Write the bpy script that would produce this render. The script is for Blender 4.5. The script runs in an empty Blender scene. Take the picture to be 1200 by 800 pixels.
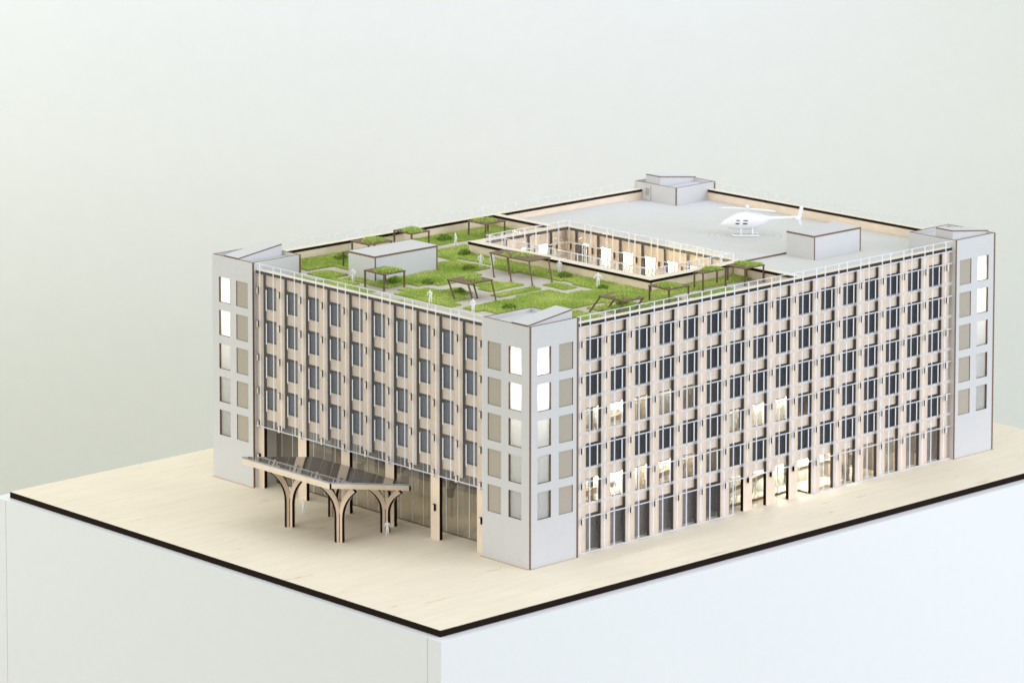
import bpy, math, random
from mathutils import Vector, Matrix
S = 0.01                      # every length below is in centimetres of the model
random.seed(4)
scn = bpy.context.scene
col = scn.collection

# ------------------------------------------------------------------ materials
def new_mat(name):
    m = bpy.data.materials.new(name); m.use_nodes = True
    nt = m.node_tree; nt.nodes.clear()
    out = nt.nodes.new('ShaderNodeOutputMaterial')
    return m, nt, out

def N(nt, t, **kw):
    n = nt.nodes.new(t)
    for k, v in kw.items():
        if k in ('noise_dimensions', 'operation', 'blend_type', 'data_type', 'feature', 'distance', 'attribute_name', 'wave_type', 'bands_direction'):
            setattr(n, k, v)
        else:
            n.inputs[k.replace('_', ' ')].default_value = v
    return n

def c4(c): return (c[0], c[1], c[2], 1.0)

def surf(name, base, rough=0.6, var=0.06, scale=400.0, stretch=(1, 1, 1), fleck=None, bump=0.0, spec=0.3, blotch=0.0):
    """A matt or satin surface: base colour with stretched grain, broad blotches and optional dark flecks."""
    m, nt, out = new_mat(name)
    L = nt.links.new
    tc = N(nt, 'ShaderNodeTexCoord'); oi = N(nt, 'ShaderNodeObjectInfo')
    add = N(nt, 'ShaderNodeVectorMath', operation='ADD')
    mul = N(nt, 'ShaderNodeMath', operation='MULTIPLY'); mul.inputs[1].default_value = 7.3
    L(oi.outputs['Random'], mul.inputs[0])
    L(tc.outputs['Object'], add.inputs[0]); L(mul.outputs[0], add.inputs[1])
    mp = N(nt, 'ShaderNodeMapping'); mp.inputs['Scale'].default_value = stretch
    L(add.outputs[0], mp.inputs['Vector'])
    nz = N(nt, 'ShaderNodeTexNoise', Scale=scale, Detail=4.0, Roughness=0.6)
    L(mp.outputs[0], nz.inputs['Vector'])
    rmp = N(nt, 'ShaderNodeMapRange'); rmp.inputs['From Min'].default_value = 0.3; rmp.inputs['From Max'].default_value = 0.7
    rmp.inputs['To Min'].default_value = 1 - var; rmp.inputs['To Max'].default_value = 1 + var
    L(nz.outputs['Fac'], rmp.inputs['Value'])
    nb = N(nt, 'ShaderNodeTexNoise', Scale=scale * 0.06, Detail=2.0)
    L(add.outputs[0], nb.inputs['Vector'])
    rb = N(nt, 'ShaderNodeMapRange'); rb.inputs['To Min'].default_value = 1 - blotch; rb.inputs['To Max'].default_value = 1 + blotch
    L(nb.outputs['Fac'], rb.inputs['Value'])
    mm = N(nt, 'ShaderNodeMath', operation='MULTIPLY'); L(rmp.outputs[0], mm.inputs[0]); L(rb.outputs[0], mm.inputs[1])
    sc = N(nt, 'ShaderNodeVectorMath', operation='SCALE'); sc.inputs[0].default_value = base
    L(mm.outputs[0], sc.inputs['Scale'])
    colr = sc.outputs[0]
    if fleck:
        fcol, fscale, fstretch, thr = fleck
        mf = N(nt, 'ShaderNodeMapping'); mf.inputs['Scale'].default_value = fstretch
        L(add.outputs[0], mf.inputs['Vector'])
        nf = N(nt, 'ShaderNodeTexNoise', Scale=fscale, Detail=3.0, Roughness=0.7); L(mf.outputs[0], nf.inputs['Vector'])
        rf = N(nt, 'ShaderNodeMapRange'); rf.inputs['From Min'].default_value = thr; rf.inputs['From Max'].default_value = thr + 0.06
        rf.inputs['To Max'].default_value = 0.5
        L(nf.outputs['Fac'], rf.inputs['Value'])
        mx = N(nt, 'ShaderNodeMix', data_type='RGBA'); L(rf.outputs[0], mx.inputs['Factor'])
        L(colr, mx.inputs[6]); mx.inputs[7].default_value = c4(fcol); colr = mx.outputs[2]
    b = N(nt, 'ShaderNodeBsdfPrincipled', Roughness=rough); b.inputs['Specular IOR Level'].default_value = spec
    L(colr, b.inputs['Base Color'])
    if bump:
        bp = N(nt, 'ShaderNodeBump', Strength=bump, Distance=0.0003); L(nz.outputs['Fac'], bp.inputs['Height']); L(bp.outputs[0], b.inputs['Normal'])
    L(b.outputs[0], out.inputs['Surface'])
    return m

def glass(name, tint, gloss_rough=0.02, ior=1.45, diffuse=None, dfac=0.0):
    m, nt, out = new_mat(name); L = nt.links.new
    tr = N(nt, 'ShaderNodeBsdfTransparent'); tr.inputs['Color'].default_value = c4(tint)
    gl = N(nt, 'ShaderNodeBsdfGlossy', Roughness=gloss_rough)
    fr = N(nt, 'ShaderNodeFresnel', IOR=ior)
    geo = N(nt, 'ShaderNodeNewGeometry'); fb = N(nt, 'ShaderNodeMath', operation='SUBTRACT'); fb.use_clamp = True   # reflect on the outer side only
    L(fr.outputs[0], fb.inputs[0]); L(geo.outputs['Backfacing'], fb.inputs[1])
    mx = N(nt, 'ShaderNodeMixShader'); L(fb.outputs[0], mx.inputs[0])
    base = tr.outputs[0]
    if diffuse:
        df = N(nt, 'ShaderNodeBsdfDiffuse'); df.inputs['Color'].default_value = c4(diffuse)
        m2 = N(nt, 'ShaderNodeMixShader'); m2.inputs[0].default_value = dfac
        L(tr.outputs[0], m2.inputs[1]); L(df.outputs[0], m2.inputs[2]); base = m2.outputs[0]
    L(base, mx.inputs[1]); L(gl.outputs[0], mx.inputs[2]); L(mx.outputs[0], out.inputs['Surface'])
    return m

def emit(name, c, strength):
    m, nt, out = new_mat(name)
    e = N(nt, 'ShaderNodeEmission', Strength=strength); e.inputs['Color'].default_value = c4(c)
    nt.links.new(e.outputs[0], out.inputs['Surface']); return m

def paper(name, c, trans):
    m, nt, out = new_mat(name); L = nt.links.new
    d = N(nt, 'ShaderNodeBsdfDiffuse'); d.inputs['Color'].default_value = c4(c)
    t = N(nt, 'ShaderNodeBsdfTranslucent'); t.inputs['Color'].default_value = c4(c)
    mx = N(nt, 'ShaderNodeMixShader'); mx.inputs[0].default_value = trans
    L(d.outputs[0], mx.inputs[1]); L(t.outputs[0], mx.inputs[2]); L(mx.outputs[0], out.inputs['Surface']); return m

def leafy(name, c0, c1):
    """Flock grass: every blade carries its own hue value in the attribute 'hue'."""
    m, nt, out = new_mat(name); L = nt.links.new
    at = N(nt, 'ShaderNodeAttribute', attribute_name='hue')
    mx = N(nt, 'ShaderNodeMix', data_type='RGBA'); L(at.outputs['Fac'], mx.inputs['Factor'])
    mx.inputs[6].default_value = c4(c0); mx.inputs[7].default_value = c4(c1)
    d = N(nt, 'ShaderNodeBsdfDiffuse'); t = N(nt, 'ShaderNodeBsdfTranslucent')
    L(mx.outputs[2], d.inputs['Color']); L(mx.outputs[2], t.inputs['Color'])
    ms = N(nt, 'ShaderNodeMixShader'); ms.inputs[0].default_value = 0.35
    L(d.outputs[0], ms.inputs[1]); L(t.outputs[0], ms.inputs[2]); L(ms.outputs[0], out.inputs['Surface']); return m

M = {}
M['wood'] = surf('birch_veneer', (0.86, 0.712, 0.56), 0.55, 0.08, 900, (1, 1, 0.06), blotch=0.10)
M['wood_h'] = surf('birch_veneer_level', (0.86, 0.712, 0.56), 0.55, 0.08, 900, (0.08, 0.08, 1), blotch=0.10)
M['cap'] = surf('birch_cap', (0.84, 0.76, 0.61), 0.55, 0.05, 700, (0.2, 0.2, 1), blotch=0.06)
M['base'] = surf('birch_base', (0.85, 0.765, 0.61), 0.6, 0.045, 200, (0.07, 1, 1), fleck=((0.52, 0.38, 0.24), 95, (0.16, 1, 1), 0.655), blotch=0.05)
M['burnt'] = surf('burnt_edge', (0.017, 0.010, 0.008), 0.85, 0.25, 600, spec=0.08)
M['char'] = surf('burnt_brown_edge', (0.20, 0.125, 0.085), 0.8, 0.2, 600)
M['board'] = surf('grey_board', (0.63, 0.625, 0.62), 0.8, 0.035, 1400, spec=0.2, blotch=0.03)
M['blind'] = surf('engraved_board', (0.445, 0.395, 0.325), 0.85, 0.08, 1500, (1, 1, 0.3), spec=0.15)
M['deck'] = surf('grey_deck', (0.665, 0.665, 0.635), 0.7, 0.03, 900, spec=0.2, blotch=0.03)
M['path'] = surf('grey_paving', (0.60, 0.55, 0.48), 0.75, 0.06, 1400, spec=0.2, blotch=0.05)
M['ring'] = surf('engraved_ring', (0.47, 0.455, 0.425), 0.8, 0.06, 900)
M['scorch'] = surf('scorched_birch', (0.52, 0.29, 0.11), 0.7, 0.25, 500)
M['mdf'] = surf('brown_fibreboard', (0.20, 0.135, 0.085), 0.75, 0.2, 1500, (1, 0.3, 1), blotch=0.1)
M['mdf_leg'] = surf('brown_fibreboard_leg', (0.15, 0.095, 0.06), 0.8, 0.2, 900)
M['plastic'] = surf('white_plastic', (0.90, 0.90, 0.905), 0.4, 0.01, 300, spec=0.4)
M['fig'] = surf('white_figure', (0.95, 0.95, 0.96), 0.6, 0.02, 300)
M['plinth'] = surf('white_lacquer', (0.845, 0.85, 0.86), 0.35, 0.006, 60, spec=0.35, blotch=0.01)
M['wall'] = surf('painted_wall', (0.71, 0.722, 0.645), 0.9, 0.01, 40, spec=0.1)
M['floor'] = surf('olive_floor', (0.43, 0.43, 0.285), 0.6, 0.05, 8)
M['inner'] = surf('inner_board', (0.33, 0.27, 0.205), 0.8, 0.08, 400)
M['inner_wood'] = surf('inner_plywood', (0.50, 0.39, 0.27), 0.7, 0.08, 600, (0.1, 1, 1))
M['pane'] = glass('tinted_pane', (0.46, 0.48, 0.51), 0.05, 1.45, (0.30, 0.32, 0.36), 0.10)
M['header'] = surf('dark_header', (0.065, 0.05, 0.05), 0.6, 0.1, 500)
M['pane_left'] = glass('tinted_pane_pale', (0.46, 0.48, 0.51), 0.05, 1.6, (0.33, 0.35, 0.40), 0.52)  # same glass on the short front; paler diffuse stands in for its reflections
M['pane_clear'] = glass('clear_pane', (0.80, 0.81, 0.79), 0.03, 1.4, (0.6, 0.6, 0.58), 0.04)
M['lobby'] = glass('smoked_lobby_glass', (0.72, 0.69, 0.63), 0.02, 1.9, (0.50, 0.47, 0.42), 0.25)
M['acryl'] = glass('clear_acrylic', (0.97, 0.97, 0.975), 0.015, 1.36, (0.9, 0.88, 0.92), 0.045)  # pale diffuse veil puts reflected light into the sheet's colour
M['acryl_right'] = glass('clear_acrylic_long', (0.98, 0.98, 0.985), 0.015, 1.22, (0.9, 0.88, 0.92), 0.02)  # same sheet with a fainter painted veil for the long front
M['acryl_back'] = glass('clear_acrylic_rear', (0.99, 0.99, 0.99), 0.02, 1.08)
M['etch'] = glass('etched_line', (1, 1, 1), 0.3, 1.2, (0.90, 0.92, 0.97), 0.52)
M['etch_hard'] = glass('etched_window_line', (1, 1, 1), 0.3, 1.2, (0.86, 0.90, 0.97), 0.85)
M['etch_faint'] = glass('etched_faint', (1, 1, 1), 0.3, 1.2, (0.84, 0.86, 0.86), 0.22)
M['etch_soft'] = glass('etched_band', (1, 1, 1), 0.3, 1.2, (0.90, 0.90, 0.94), 0.22)
M['acr_edge'] = surf('acrylic_edge', (0.36, 0.41, 0.45), 0.15, 0.15, 300, spec=0.6)
M['roof_gloss'] = glass('smoked_canopy_sheet', (0.5, 0.45, 0.4), 0.03, 2.2, (0.29, 0.25, 0.215), 0.5)
M['bar'] = surf('white_bar', (0.74, 0.78, 0.83), 0.5, 0.02, 300)
M['paper'] = paper('tracing_paper', (0.80, 0.80, 0.765), 0.5)
M['grass'] = leafy('flock_grass', (0.33, 0.50, 0.075), (0.78, 0.83, 0.31))
M['grass_dark'] = leafy('flock_bush', (0.13, 0.25, 0.03), (0.45, 0.58, 0.13))
M['soil'] = surf('flock_mat', (0.27, 0.34, 0.06), 0.9, 0.2, 900)
M['dark'] = surf('tinted_cabin', (0.10, 0.05, 0.11), 0.3, 0.1, 300)
M['lamp'] = emit('led_panel', (1.0, 0.96, 0.84), 6.0)
M['tower_lamp'] = emit('led_tower', (1.0, 0.98, 0.90), 22.0)
M['room_wall'] = surf('pale_room_wall', (0.82, 0.81, 0.72), 0.8, 0.03, 300)
for k_, v_ in (('strip', 46), ('strip_low', 28), ('strip_dim', 12), ('strip_high', 115), ('strip_court', 75)): M[k_] = emit('led_' + k_, (1.0, 1.0, .94) if k_ != 'strip_court' else (1.0, .92, .70), v_)
M['lamp_court'] = emit('led_court', (1.0, 0.85, 0.45), 5.5)  # glow of the added courtyard fill panels
M['lamp_lobby'] = emit('led_lobby', (1.0, 0.97, 0.78), 5.0)
M['lamp_dim'] = emit('led_panel_dim', (1.0, 0.94, 0.76), 0.55)
M['lamp_soft'] = emit('led_panel_soft', (1.0, 0.95, 0.80), 1.3)

# ------------------------------------------------------------------ mesh builder
W = {}                                        # world origin (cm) of every object that may be a parent
class MB:
    def __init__(s): s.v = []; s.f = []; s.m = []; s.mats = []; s.hue = []
    def mi(s, k):
        if k not in s.mats: s.mats.append(k)
        return s.mats.index(k)
    def poly(s, pts, k):
        i = len(s.v); s.v += [tuple(p) for p in pts]; s.f.append(tuple(range(i, i + len(pts)))); s.m.append(s.mi(k))
    def box(s, x0, x1, y0, y1, z0, z1, face, edge=None, thin=None):
        """A box; with thin=0/1/2 it is a laser-cut plate whose cut edges take the edge material."""
        i = len(s.v)
        s.v += [(x, y, z) for z in (z0, z1) for y in (y0, y1) for x in (x0, x1)]
        fs = [((0, 4, 6, 2), 0), ((1, 3, 7, 5), 0), ((0, 1, 5, 4), 1), ((2, 6, 7, 3), 1), ((0, 2, 3, 1), 2), ((4, 5, 7, 6), 2)]
        for f, ax in fs:
            s.f.append(tuple(i + a for a in f)); s.m.append(s.mi(face if edge is None or ax == thin else edge))
    def prism(s, pts, z0, z1, face, edge=None):
        """A flat plate cut to the outline pts (counter-clockwise seen from above)."""
        n = len(pts); i = len(s.v)
        z0f = z0 if callable(z0) else (lambda x, y: z0); z1f = z1 if callable(z1) else (lambda x, y: z1)
        s.v += [(x, y, z0f(x, y)) for x, y in pts] + [(x, y, z1f(x, y)) for x, y in pts]
        s.f.append(tuple(i + n - 1 - a for a in range(n))); s.m.append(s.mi(face))
        s.f.append(tuple(i + n + a for a in range(n))); s.m.append(s.mi(face))
        for a in range(n):
            b = (a + 1) % n
            s.f.append((i + a, i + b, i + n + b, i + n + a)); s.m.append(s.mi(edge or face))
    def holed(s, ax, c0, c1, u0, u1, z0, z1, holes, face, edge):
        """An upright plate of thickness c0..c1 across axis ax, with rectangular openings whose edges are cut edges."""
        us = sorted({u0, u1} | {h[0] for h in holes} | {h[1] for h in holes}); zs = sorted({z0, z1} | {h[2] for h in holes} | {h[3] for h in holes})
        def solid(a, b):
            if a < 0 or b < 0 or a >= len(us) - 1 or b >= len(zs) - 1: return False
            uc = (us[a] + us[a + 1]) / 2; zc = (zs[b] + zs[b + 1]) / 2
            return not any(h[0] < uc < h[1] and h[2] < zc < h[3] for h in holes)
        P = (lambda c, u, z: (c, u, z)) if ax == 0 else (lambda c, u, z: (u, c, z))
        for a in range(len(us) - 1):
            for b in range(len(zs) - 1):
                if not solid(a, b): continue
                A, B, C, D = us[a], us[a + 1], zs[b], zs[b + 1]
                for c in (c0, c1): s.poly([P(c, A, C), P(c, B, C), P(c, B, D), P(c, A, D)], face)
                if not solid(a - 1, b): s.poly([P(c0, A, C), P(c1, A, C), P(c1, A, D), P(c0, A, D)], edge)
                if not solid(a + 1, b): s.poly([P(c0, B, C), P(c1, B, C), P(c1, B, D), P(c0, B, D)], edge)
                if not solid(a, b - 1): s.poly([P(c0, A, C), P(c1, A, C), P(c1, B, C), P(c0, B, C)], edge)
                if not solid(a, b + 1): s.poly([P(c0, A, D), P(c1, A, D), P(c1, B, D), P(c0, B, D)], edge)
    def bar(s, p, q, w, k, h=None, up=(0, 0, 1)):
        """A square bar from p to q."""
        p = Vector(p); q = Vector(q); d = (q - p).normalized(); up = Vector(up)
        if abs(d.dot(up)) > 0.95: up = Vector((1, 0, 0))
        a = d.cross(up).normalized() * (w / 2); b = d.cross(a).normalized() * ((h or w) / 2)
        i = len(s.v)
        for c in (p, q): s.v += [tuple(c + a + b), tuple(c - a + b), tuple(c - a - b), tuple(c + a - b)]
        for f in ((0, 1, 2, 3), (7, 6, 5, 4), (0, 4, 5, 1), (1, 5, 6, 2), (2, 6, 7, 3), (3, 7, 4, 0)):
            s.f.append(tuple(i + t for t in f)); s.m.append(s.mi(k))
    def tube(s, pts, rad, k, n=10):
        """A round tube through pts with a radius (or radii, pairs for ellipses) per point."""
        rings = []
        for j, p in enumerate(pts):
            p = Vector(p); a = Vector(pts[max(j - 1, 0)]); b = Vector(pts[min(j + 1, len(pts) - 1)])
            d = (b - a).normalized(); up = Vector((0, 0, 1)) if abs(d.z) < 0.9 else Vector((1, 0, 0))
            e = d.cross(up).normalized(); g = e.cross(d).normalized()
            r = rad[j] if isinstance(rad, (list, tuple)) else rad
            ra, rb = r if isinstance(r, (list, tuple)) else (r, r)
            rings.append(len(s.v))
            s.v += [tuple(p + e * (ra * math.cos(2 * math.pi * t / n)) + g * (rb * math.sin(2 * math.pi * t / n))) for t in range(n)]
        for a, b in zip(rings, rings[1:]):
            for t in range(n):
                u = (t + 1) % n; s.f.append((a + t, a + u, b + u, b + t)); s.m.append(s.mi(k))
        s.f.append(tuple(rings[0] + n - 1 - t for t in range(n))); s.m.append(s.mi(k))
        s.f.append(tuple(rings[-1] + t for t in range(n))); s.m.append(s.mi(k))
    def blade(s, x, y, z, h, w, lean, ang, k, hue):
        dx, dy = math.cos(ang) * w / 2, math.sin(ang) * w / 2; lx, ly = -math.sin(ang) * lean, math.cos(ang) * lean
        s.poly([(x - dx, y - dy, z), (x + dx, y + dy, z), (x + lx + dx * .35, y + ly + dy * .35, z + h), (x + lx - dx * .35, y + ly - dy * .35, z + h)], k)
        s.hue.append((len(s.f) - 1, hue))
    def build(s, name, parent=None, smooth=False, at=None, origin=None):
        """Link as ONE mesh object. at: where the mesh's own zero stands (cm, world); otherwise vertices are world cm."""
        pw = W[parent.name] if parent else (0, 0, 0)
        o_at = at if at else (pw if parent else (origin or (0, 0, 0)))
        off = (0, 0, 0) if at else o_at
        me = bpy.data.meshes.new(name)
        me.from_pydata([((v[0] - off[0]) * S, (v[1] - off[1]) * S, (v[2] - off[2]) * S) for v in s.v], [], s.f)
        for k in s.mats: me.materials.append(M[k])
        me.polygons.foreach_set('material_index', s.m)
        if smooth: me.polygons.foreach_set('use_smooth', [True] * len(me.polygons))
        if s.hue:
            at_ = me.attributes.new('hue', 'FLOAT', 'FACE'); vals = [0.0] * len(me.polygons)
            for i, h in s.hue: vals[i] = h
            at_.data.foreach_set('value', vals)
        me.update()
        return place(name, me, parent, o_at)

def place(name, me, parent, at):
    o = bpy.data.objects.new(name, me); col.objects.link(o)
    pw = W[parent.name] if parent else (0, 0, 0)
    o.parent = parent; o.location = [(at[i] - pw[i]) * S for i in range(3)]
    W[o.name] = tuple(at); return o
def thing(name, at, label, cat, group=None):
    o = bpy.data.objects.new(name, None); o.empty_display_size = 0.01; col.objects.link(o)
    o.location = [c * S for c in at]; W[o.name] = tuple(at); tag(o, label, cat, group); return o
def tag(o, label=None, cat=None, group=None, kind=None):
    if label: o['label'] = label
    if cat: o['category'] = cat
    if group: o['group'] = group
    if kind: o['kind'] = kind
    return o

# ------------------------------------------------------------------ measured dimensions
LX, LY, H, TW = 78.66, 54.87, 27.0, 7.5
BAY, OPEN, PIER = 3.855, 2.36, 1.495
X0, Y0 = 9.44, 9.25                             # first opening on each street front
ZF = [4.2 + 4 * k for k in range(6)]            # undersides of the spandrels
SILL = [5.5 + 4 * k for k in range(5)]
DECK, CAP0, CAP = 24.7, 25.75, 26.1
CX0, CX1, CY0, CY1 = 32.0, 46.0, 13.2, 41.6     # courtyard opening

# ------------------------------------------------------------------ setting
FLOOR_Z = -105
b = MB(); b.poly([(-900, -900, FLOOR_Z), (900, -900, FLOOR_Z), (900, 900, FLOOR_Z), (-900, 900, FLOOR_Z)], 'floor')
tag(b.build('floor'), 'olive floor below the white display plinth', 'floor', kind='structure')
fd = Vector((0.6764, 0.7365, 0)).normalized(); rd = Vector((fd.y, -fd.x, 0))
wc = Vector((LX, LY, 0)) + fd * 32
b = MB(); A = wc - rd * 700; B_ = wc + rd * 700; t_ = fd * 10
b.prism([tuple((A)[:2]), tuple((B_)[:2]), tuple((B_ + t_)[:2]), tuple((A + t_)[:2])], FLOOR_Z, 190, 'wall')
tag(b.build('wall'), 'pale plain painted wall behind the architectural model', 'wall', kind='structure')

# plinth
PX0, PX1, PY0, PY1, PZ = -23.3, 90.3, -11.3, 67.2, -0.74
pl = thing('plinth', ((PX0 + PX1) / 2, (PY0 + PY1) / 2, FLOOR_Z), 'white lacquered display plinth carrying the building model', 'plinth')
b = MB(); b.box(PX0 + .25, PX1, PY0 + .004, PY1 - .1, FLOOR_Z, PZ - .04, 'plinth'); b.build('body', pl)
b = MB(); b.box(PX0, PX1 + .01, PY0 - .006, PY1, PZ - .045, PZ, 'plinth'); o = b.build('top_panel', pl)
bv = o.modifiers.new('soft', 'BEVEL'); bv.width = 0.0002; bv.segments = 2
b = MB(); b.box(PX0 + .01, PX0 + .3, PY0 + 2.11, PY1 - 2.3, FLOOR_Z, PZ - .046, 'plinth'); b.build('side_panel', pl)
b = MB(); b.box(PX0 + .01, PX0 + .3, PY0 - .003, PY0 + 2.03, FLOOR_Z, PZ - .046, 'plinth'); b.build('corner_post', pl)
b = MB(); b.box(PX0 + .01, PX0 + .3, PY1 - 2.22, PY1, FLOOR_Z, PZ - .046, 'plinth'); b.build('corner_post', pl)

b = MB(); b.box(-22.26, 89.25, -10.08, 65.46, -0.72, 0, 'base', 'burnt', 2)
bb = tag(b.build('base_board', origin=(33, 27, -0.72)), 'pale birch plywood board with black laser-cut edges lying on the plinth', 'base board')
for x0, x1, y0, y1 in ((-.16, 0, -.05, TW + .3), (0, TW + .05, -.12, 0), (-.16, 0, LY - TW - .2, LY + .05), (LX - TW - .1, LX + .05, -.12, 0)): b = MB(); b.box(x0, x1, y0, y1, .0005, .004, 'scorch'); b.build('scorch_line', bb)


# ------------------------------------------------------------------ the model building
bd = thing('model_building', (LX / 2, LY / 2, 0), 'laser-cut wooden model of a six-storey office block with four grey corner towers', 'building model')

# --- corner towers
TZ = [(21.4 + 4.02 * -k, 24.45 + 4.02 * -k) for k in range(5)]
def tower(x0, y0, fx, fy, ramp_y, ramp_high):
    """x0,y0: low corner. fx / fy: which wall (0 low, 1 high) is the street front on x and on y."""
    x1, y1 = x0 + TW, y0 + TW; t = .3; b = MB()
    def cols(front_low):                         # offsets of lit and blind columns from the outer corner
        lit, bl = (1.25, 3.3), (4.5, 6.65)
        if front_low: return lit, bl
        return (TW - lit[1], TW - lit[0]), (TW - bl[1], TW - bl[0])
    lx, bx = cols(fx == 0); ly, by = cols(fy == 0)
    hx = [(x0 + c[0], x0 + c[1], z[0], z[1]) for c in (lx, bx) for z in TZ]
    hy = [(y0 + c[0], y0 + c[1], z[0], z[1]) for c in (ly, by) for z in TZ]
    b.holed(0, x0, x0 + t, y0, y1, 0, H, hy if fx == 0 else [], 'board', 'char')
    b.holed(0, x1 - t, x1, y0, y1, 0, H, [], 'board', 'char')
    b.holed(1, y0 + .003, y0 + t, x0 + t, x1 - t, 0, H - .003, hx if fy == 0 else [], 'board', 'char')
    b.holed(1, y1 - t, y1 - .003, x0 + t, x1 - t, 0, H - .003, [], 'board', 'char')
    tw = b.build('tower', bd)
    r = MB(); r.box(x0 + t, x1 - t, y0 + t, y1 - t, 26.3, 26.55, 'board', 'char', 2); r.build('roof', tw)
    r = MB(); ry0, ry1 = ramp_y; xa, xb = (x0 + .05, x0 + 6.75) if ramp_high > 0 else (x1 - .05, x1 - 6.75)
    za, zb = H + .02, H + .86
    for (ya, yb) in ((ry0, ry0 + .2), (ry1 - .2, ry1)):
        for y in (ya, yb): r.poly([(xa, y, 26.56), (xb, y, 26.56), (xb, y, zb), (xa, y, za)], 'board')
    r.poly([(xb, ry0, 26.56), (xb, ry1, 26.56), (xb, ry1, zb), (xb, ry0, zb)], 'board')
    q = [(xa, ry0), (xb, ry0), (xb, ry1), (xa, ry1)]
    if ramp_high < 0: q = q[::-1]
    f = lambda x, y: za + (zb - za) * (x - xa) / (xb - xa)
    r.prism(q, lambda x, y: f(x, y) + .004, lambda x, y: f(x, y) + .16, 'board', 'char'); r.build('roof_ramp', tw)
    for z in TZ:
        if fy == 0:
            p = MB(); a, c, Y = x0 + lx[0] - .1, x0 + lx[1] + .1, y0 + t + .02; p.poly([(a, Y, z[0] - .1), (c, Y, z[0] - .1), (c, Y, z[1] + .1), (a, Y, z[1] + .1)], 'paper'); p.build('window', tw)
            p = MB(); p.box(x0 + bx[0] + .01, x0 + bx[1] - .01, y0 + .1, y0 + t - .02, z[0] + .01, z[1] - .01, 'blind', 'char', 1); p.build('blind_window', tw)
        if fx == 0:
            p = MB(); a, c, X = y0 + ly[0] - .1, y0 + ly[1] + .1, x0 + t + .02; p.poly([(X, c, z[0] - .1), (X, a, z[0] - .1), (X, a, z[1] + .1), (X, c, z[1] + .1)], 'paper'); p.build('window', tw)
            p = MB(); p.box(x0 + .1, x0 + t - .02, y0 + by[0] + .01, y0 + by[1] - .01, z[0] + .01, z[1] - .01, 'blind', 'char', 0); p.build('blind_window', tw)
    return tw
t1 = tower(0, 0, 0, 0, (.3, 2.9), 1)
t2 = tower(0, LY - TW, 0, 1, (LY - 4.85, LY - 2.2), 1)
t3 = tower(LX - TW, 0, 1, 0, (1.1, 3.8), -1)
t4 = tower(LX - TW, LY - TW, 1, 1, (50.9, 53.5), -1)
d = MB(); d.box(LX - TW - .06, LX - TW - .004, 51.85, 53.4, DECK + .05, DECK + 2.0, 'board', 'char', 0); dr = d.build('door', t4)
d = MB(); d.box(LX - TW - .1, LX - TW - .065, 52.1, 52.75, DECK + .75, DECK + 1.7, 'blind'); d.build('door_window', dr)

# --- piers with their bracket tabs
def tabs(pier, px, py, front, zs, mesh):
    for z in zs: place('bracket', mesh, pier, (px, py, z))
def mesh_of(mb, name):
    o = mb.build(name, at=(0, 0, 0)); me = o.data; W.pop(o.name, None); bpy.data.objects.remove(o); return me
tb = MB(); tb.box(-.16, .16, -.36, -.005, -.37, .37, 'wood', 'burnt', 1); tab_y = mesh_of(tb, 'bracket')
tb = MB(); tb.box(-.36, -.005, -.16, .16, -.37, .37, 'wood', 'burnt', 0); tab_x = mesh_of(tb, 'bracket')
FY = 0.8                                         # pier front plane behind the tower faces
pm = MB(); pm.box(-PIER / 2, PIER / 2, 0, .45, 0, CAP0, 'wood', 'burnt', 1); pier_y = mesh_of(pm, 'pier')
pm = MB(); pm.box(0, .45, -PIER / 2, PIER / 2, 0, CAP0, 'wood', 'burnt', 0); pier_x = mesh_of(pm, 'pier')
pm = MB(); pm.box(0, .45, -PIER / 2, PIER / 2, 7.9, CAP0, 'wood', 'burnt', 0); pier_xs = mesh_of(pm, 'pier')
TABZ = [3.7 + 4 * k for k in range(6)]
for k in range(17):
    x = X0 - PIER / 2 + BAY * k
    tabs(place('pier', pier_y, bd, (x, FY, 0)), x, FY, 1, TABZ, tab_y)
for k in range(11):
    y = Y0 - PIER / 2 + BAY * k; full = k % 2 == 0
    tabs(place('pier', pier_x if full else pier_xs, bd, (FY, y, 0)), FY, y, 0, TABZ if full else TABZ[1:], tab_x)

# --- spandrels: one strip per storey behind the piers
SD = FY + .46
for k, z in enumerate(ZF):
    z1 = SILL[k] if k < 5 else CAP0
    b = MB(); b.box(TW, LX - TW, SD, SD + .3, z, z1, 'wood_h', 'burnt', 1); b.build('spandrel', bd)
    if k >= 1:
        b = MB(); b.box(SD, SD + .3, TW, LY - TW, z, z1, 'wood_h', 'burnt', 0); b.build('spandrel', bd)

# --- windows: 120 in view; the 100 that show largest are parts of their own
wm = MB(); GD = SD + .36
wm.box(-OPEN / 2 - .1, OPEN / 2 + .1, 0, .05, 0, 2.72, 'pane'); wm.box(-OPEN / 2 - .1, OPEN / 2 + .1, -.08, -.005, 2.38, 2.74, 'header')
win_y = mesh_of(wm, 'window')
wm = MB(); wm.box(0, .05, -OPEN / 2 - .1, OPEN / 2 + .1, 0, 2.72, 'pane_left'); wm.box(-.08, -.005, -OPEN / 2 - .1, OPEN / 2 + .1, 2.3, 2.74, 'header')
win_x = mesh_of(wm, 'window')
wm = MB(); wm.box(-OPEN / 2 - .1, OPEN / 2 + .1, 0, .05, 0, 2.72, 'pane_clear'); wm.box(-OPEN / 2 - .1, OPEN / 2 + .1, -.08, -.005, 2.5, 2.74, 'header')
win_lit = mesh_of(wm, 'window')
LIT = {(0, 0), (1, 0), (2, 0), (3, 0), (4, 0), (5, 0), (6, 0), (0, 2), (1, 2), (2, 2), (3, 2), (4, 2), (5, 2), (6, 1), (7, 1), (8, 1), (9, 1), (5, 1)}
rest = MB()
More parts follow.
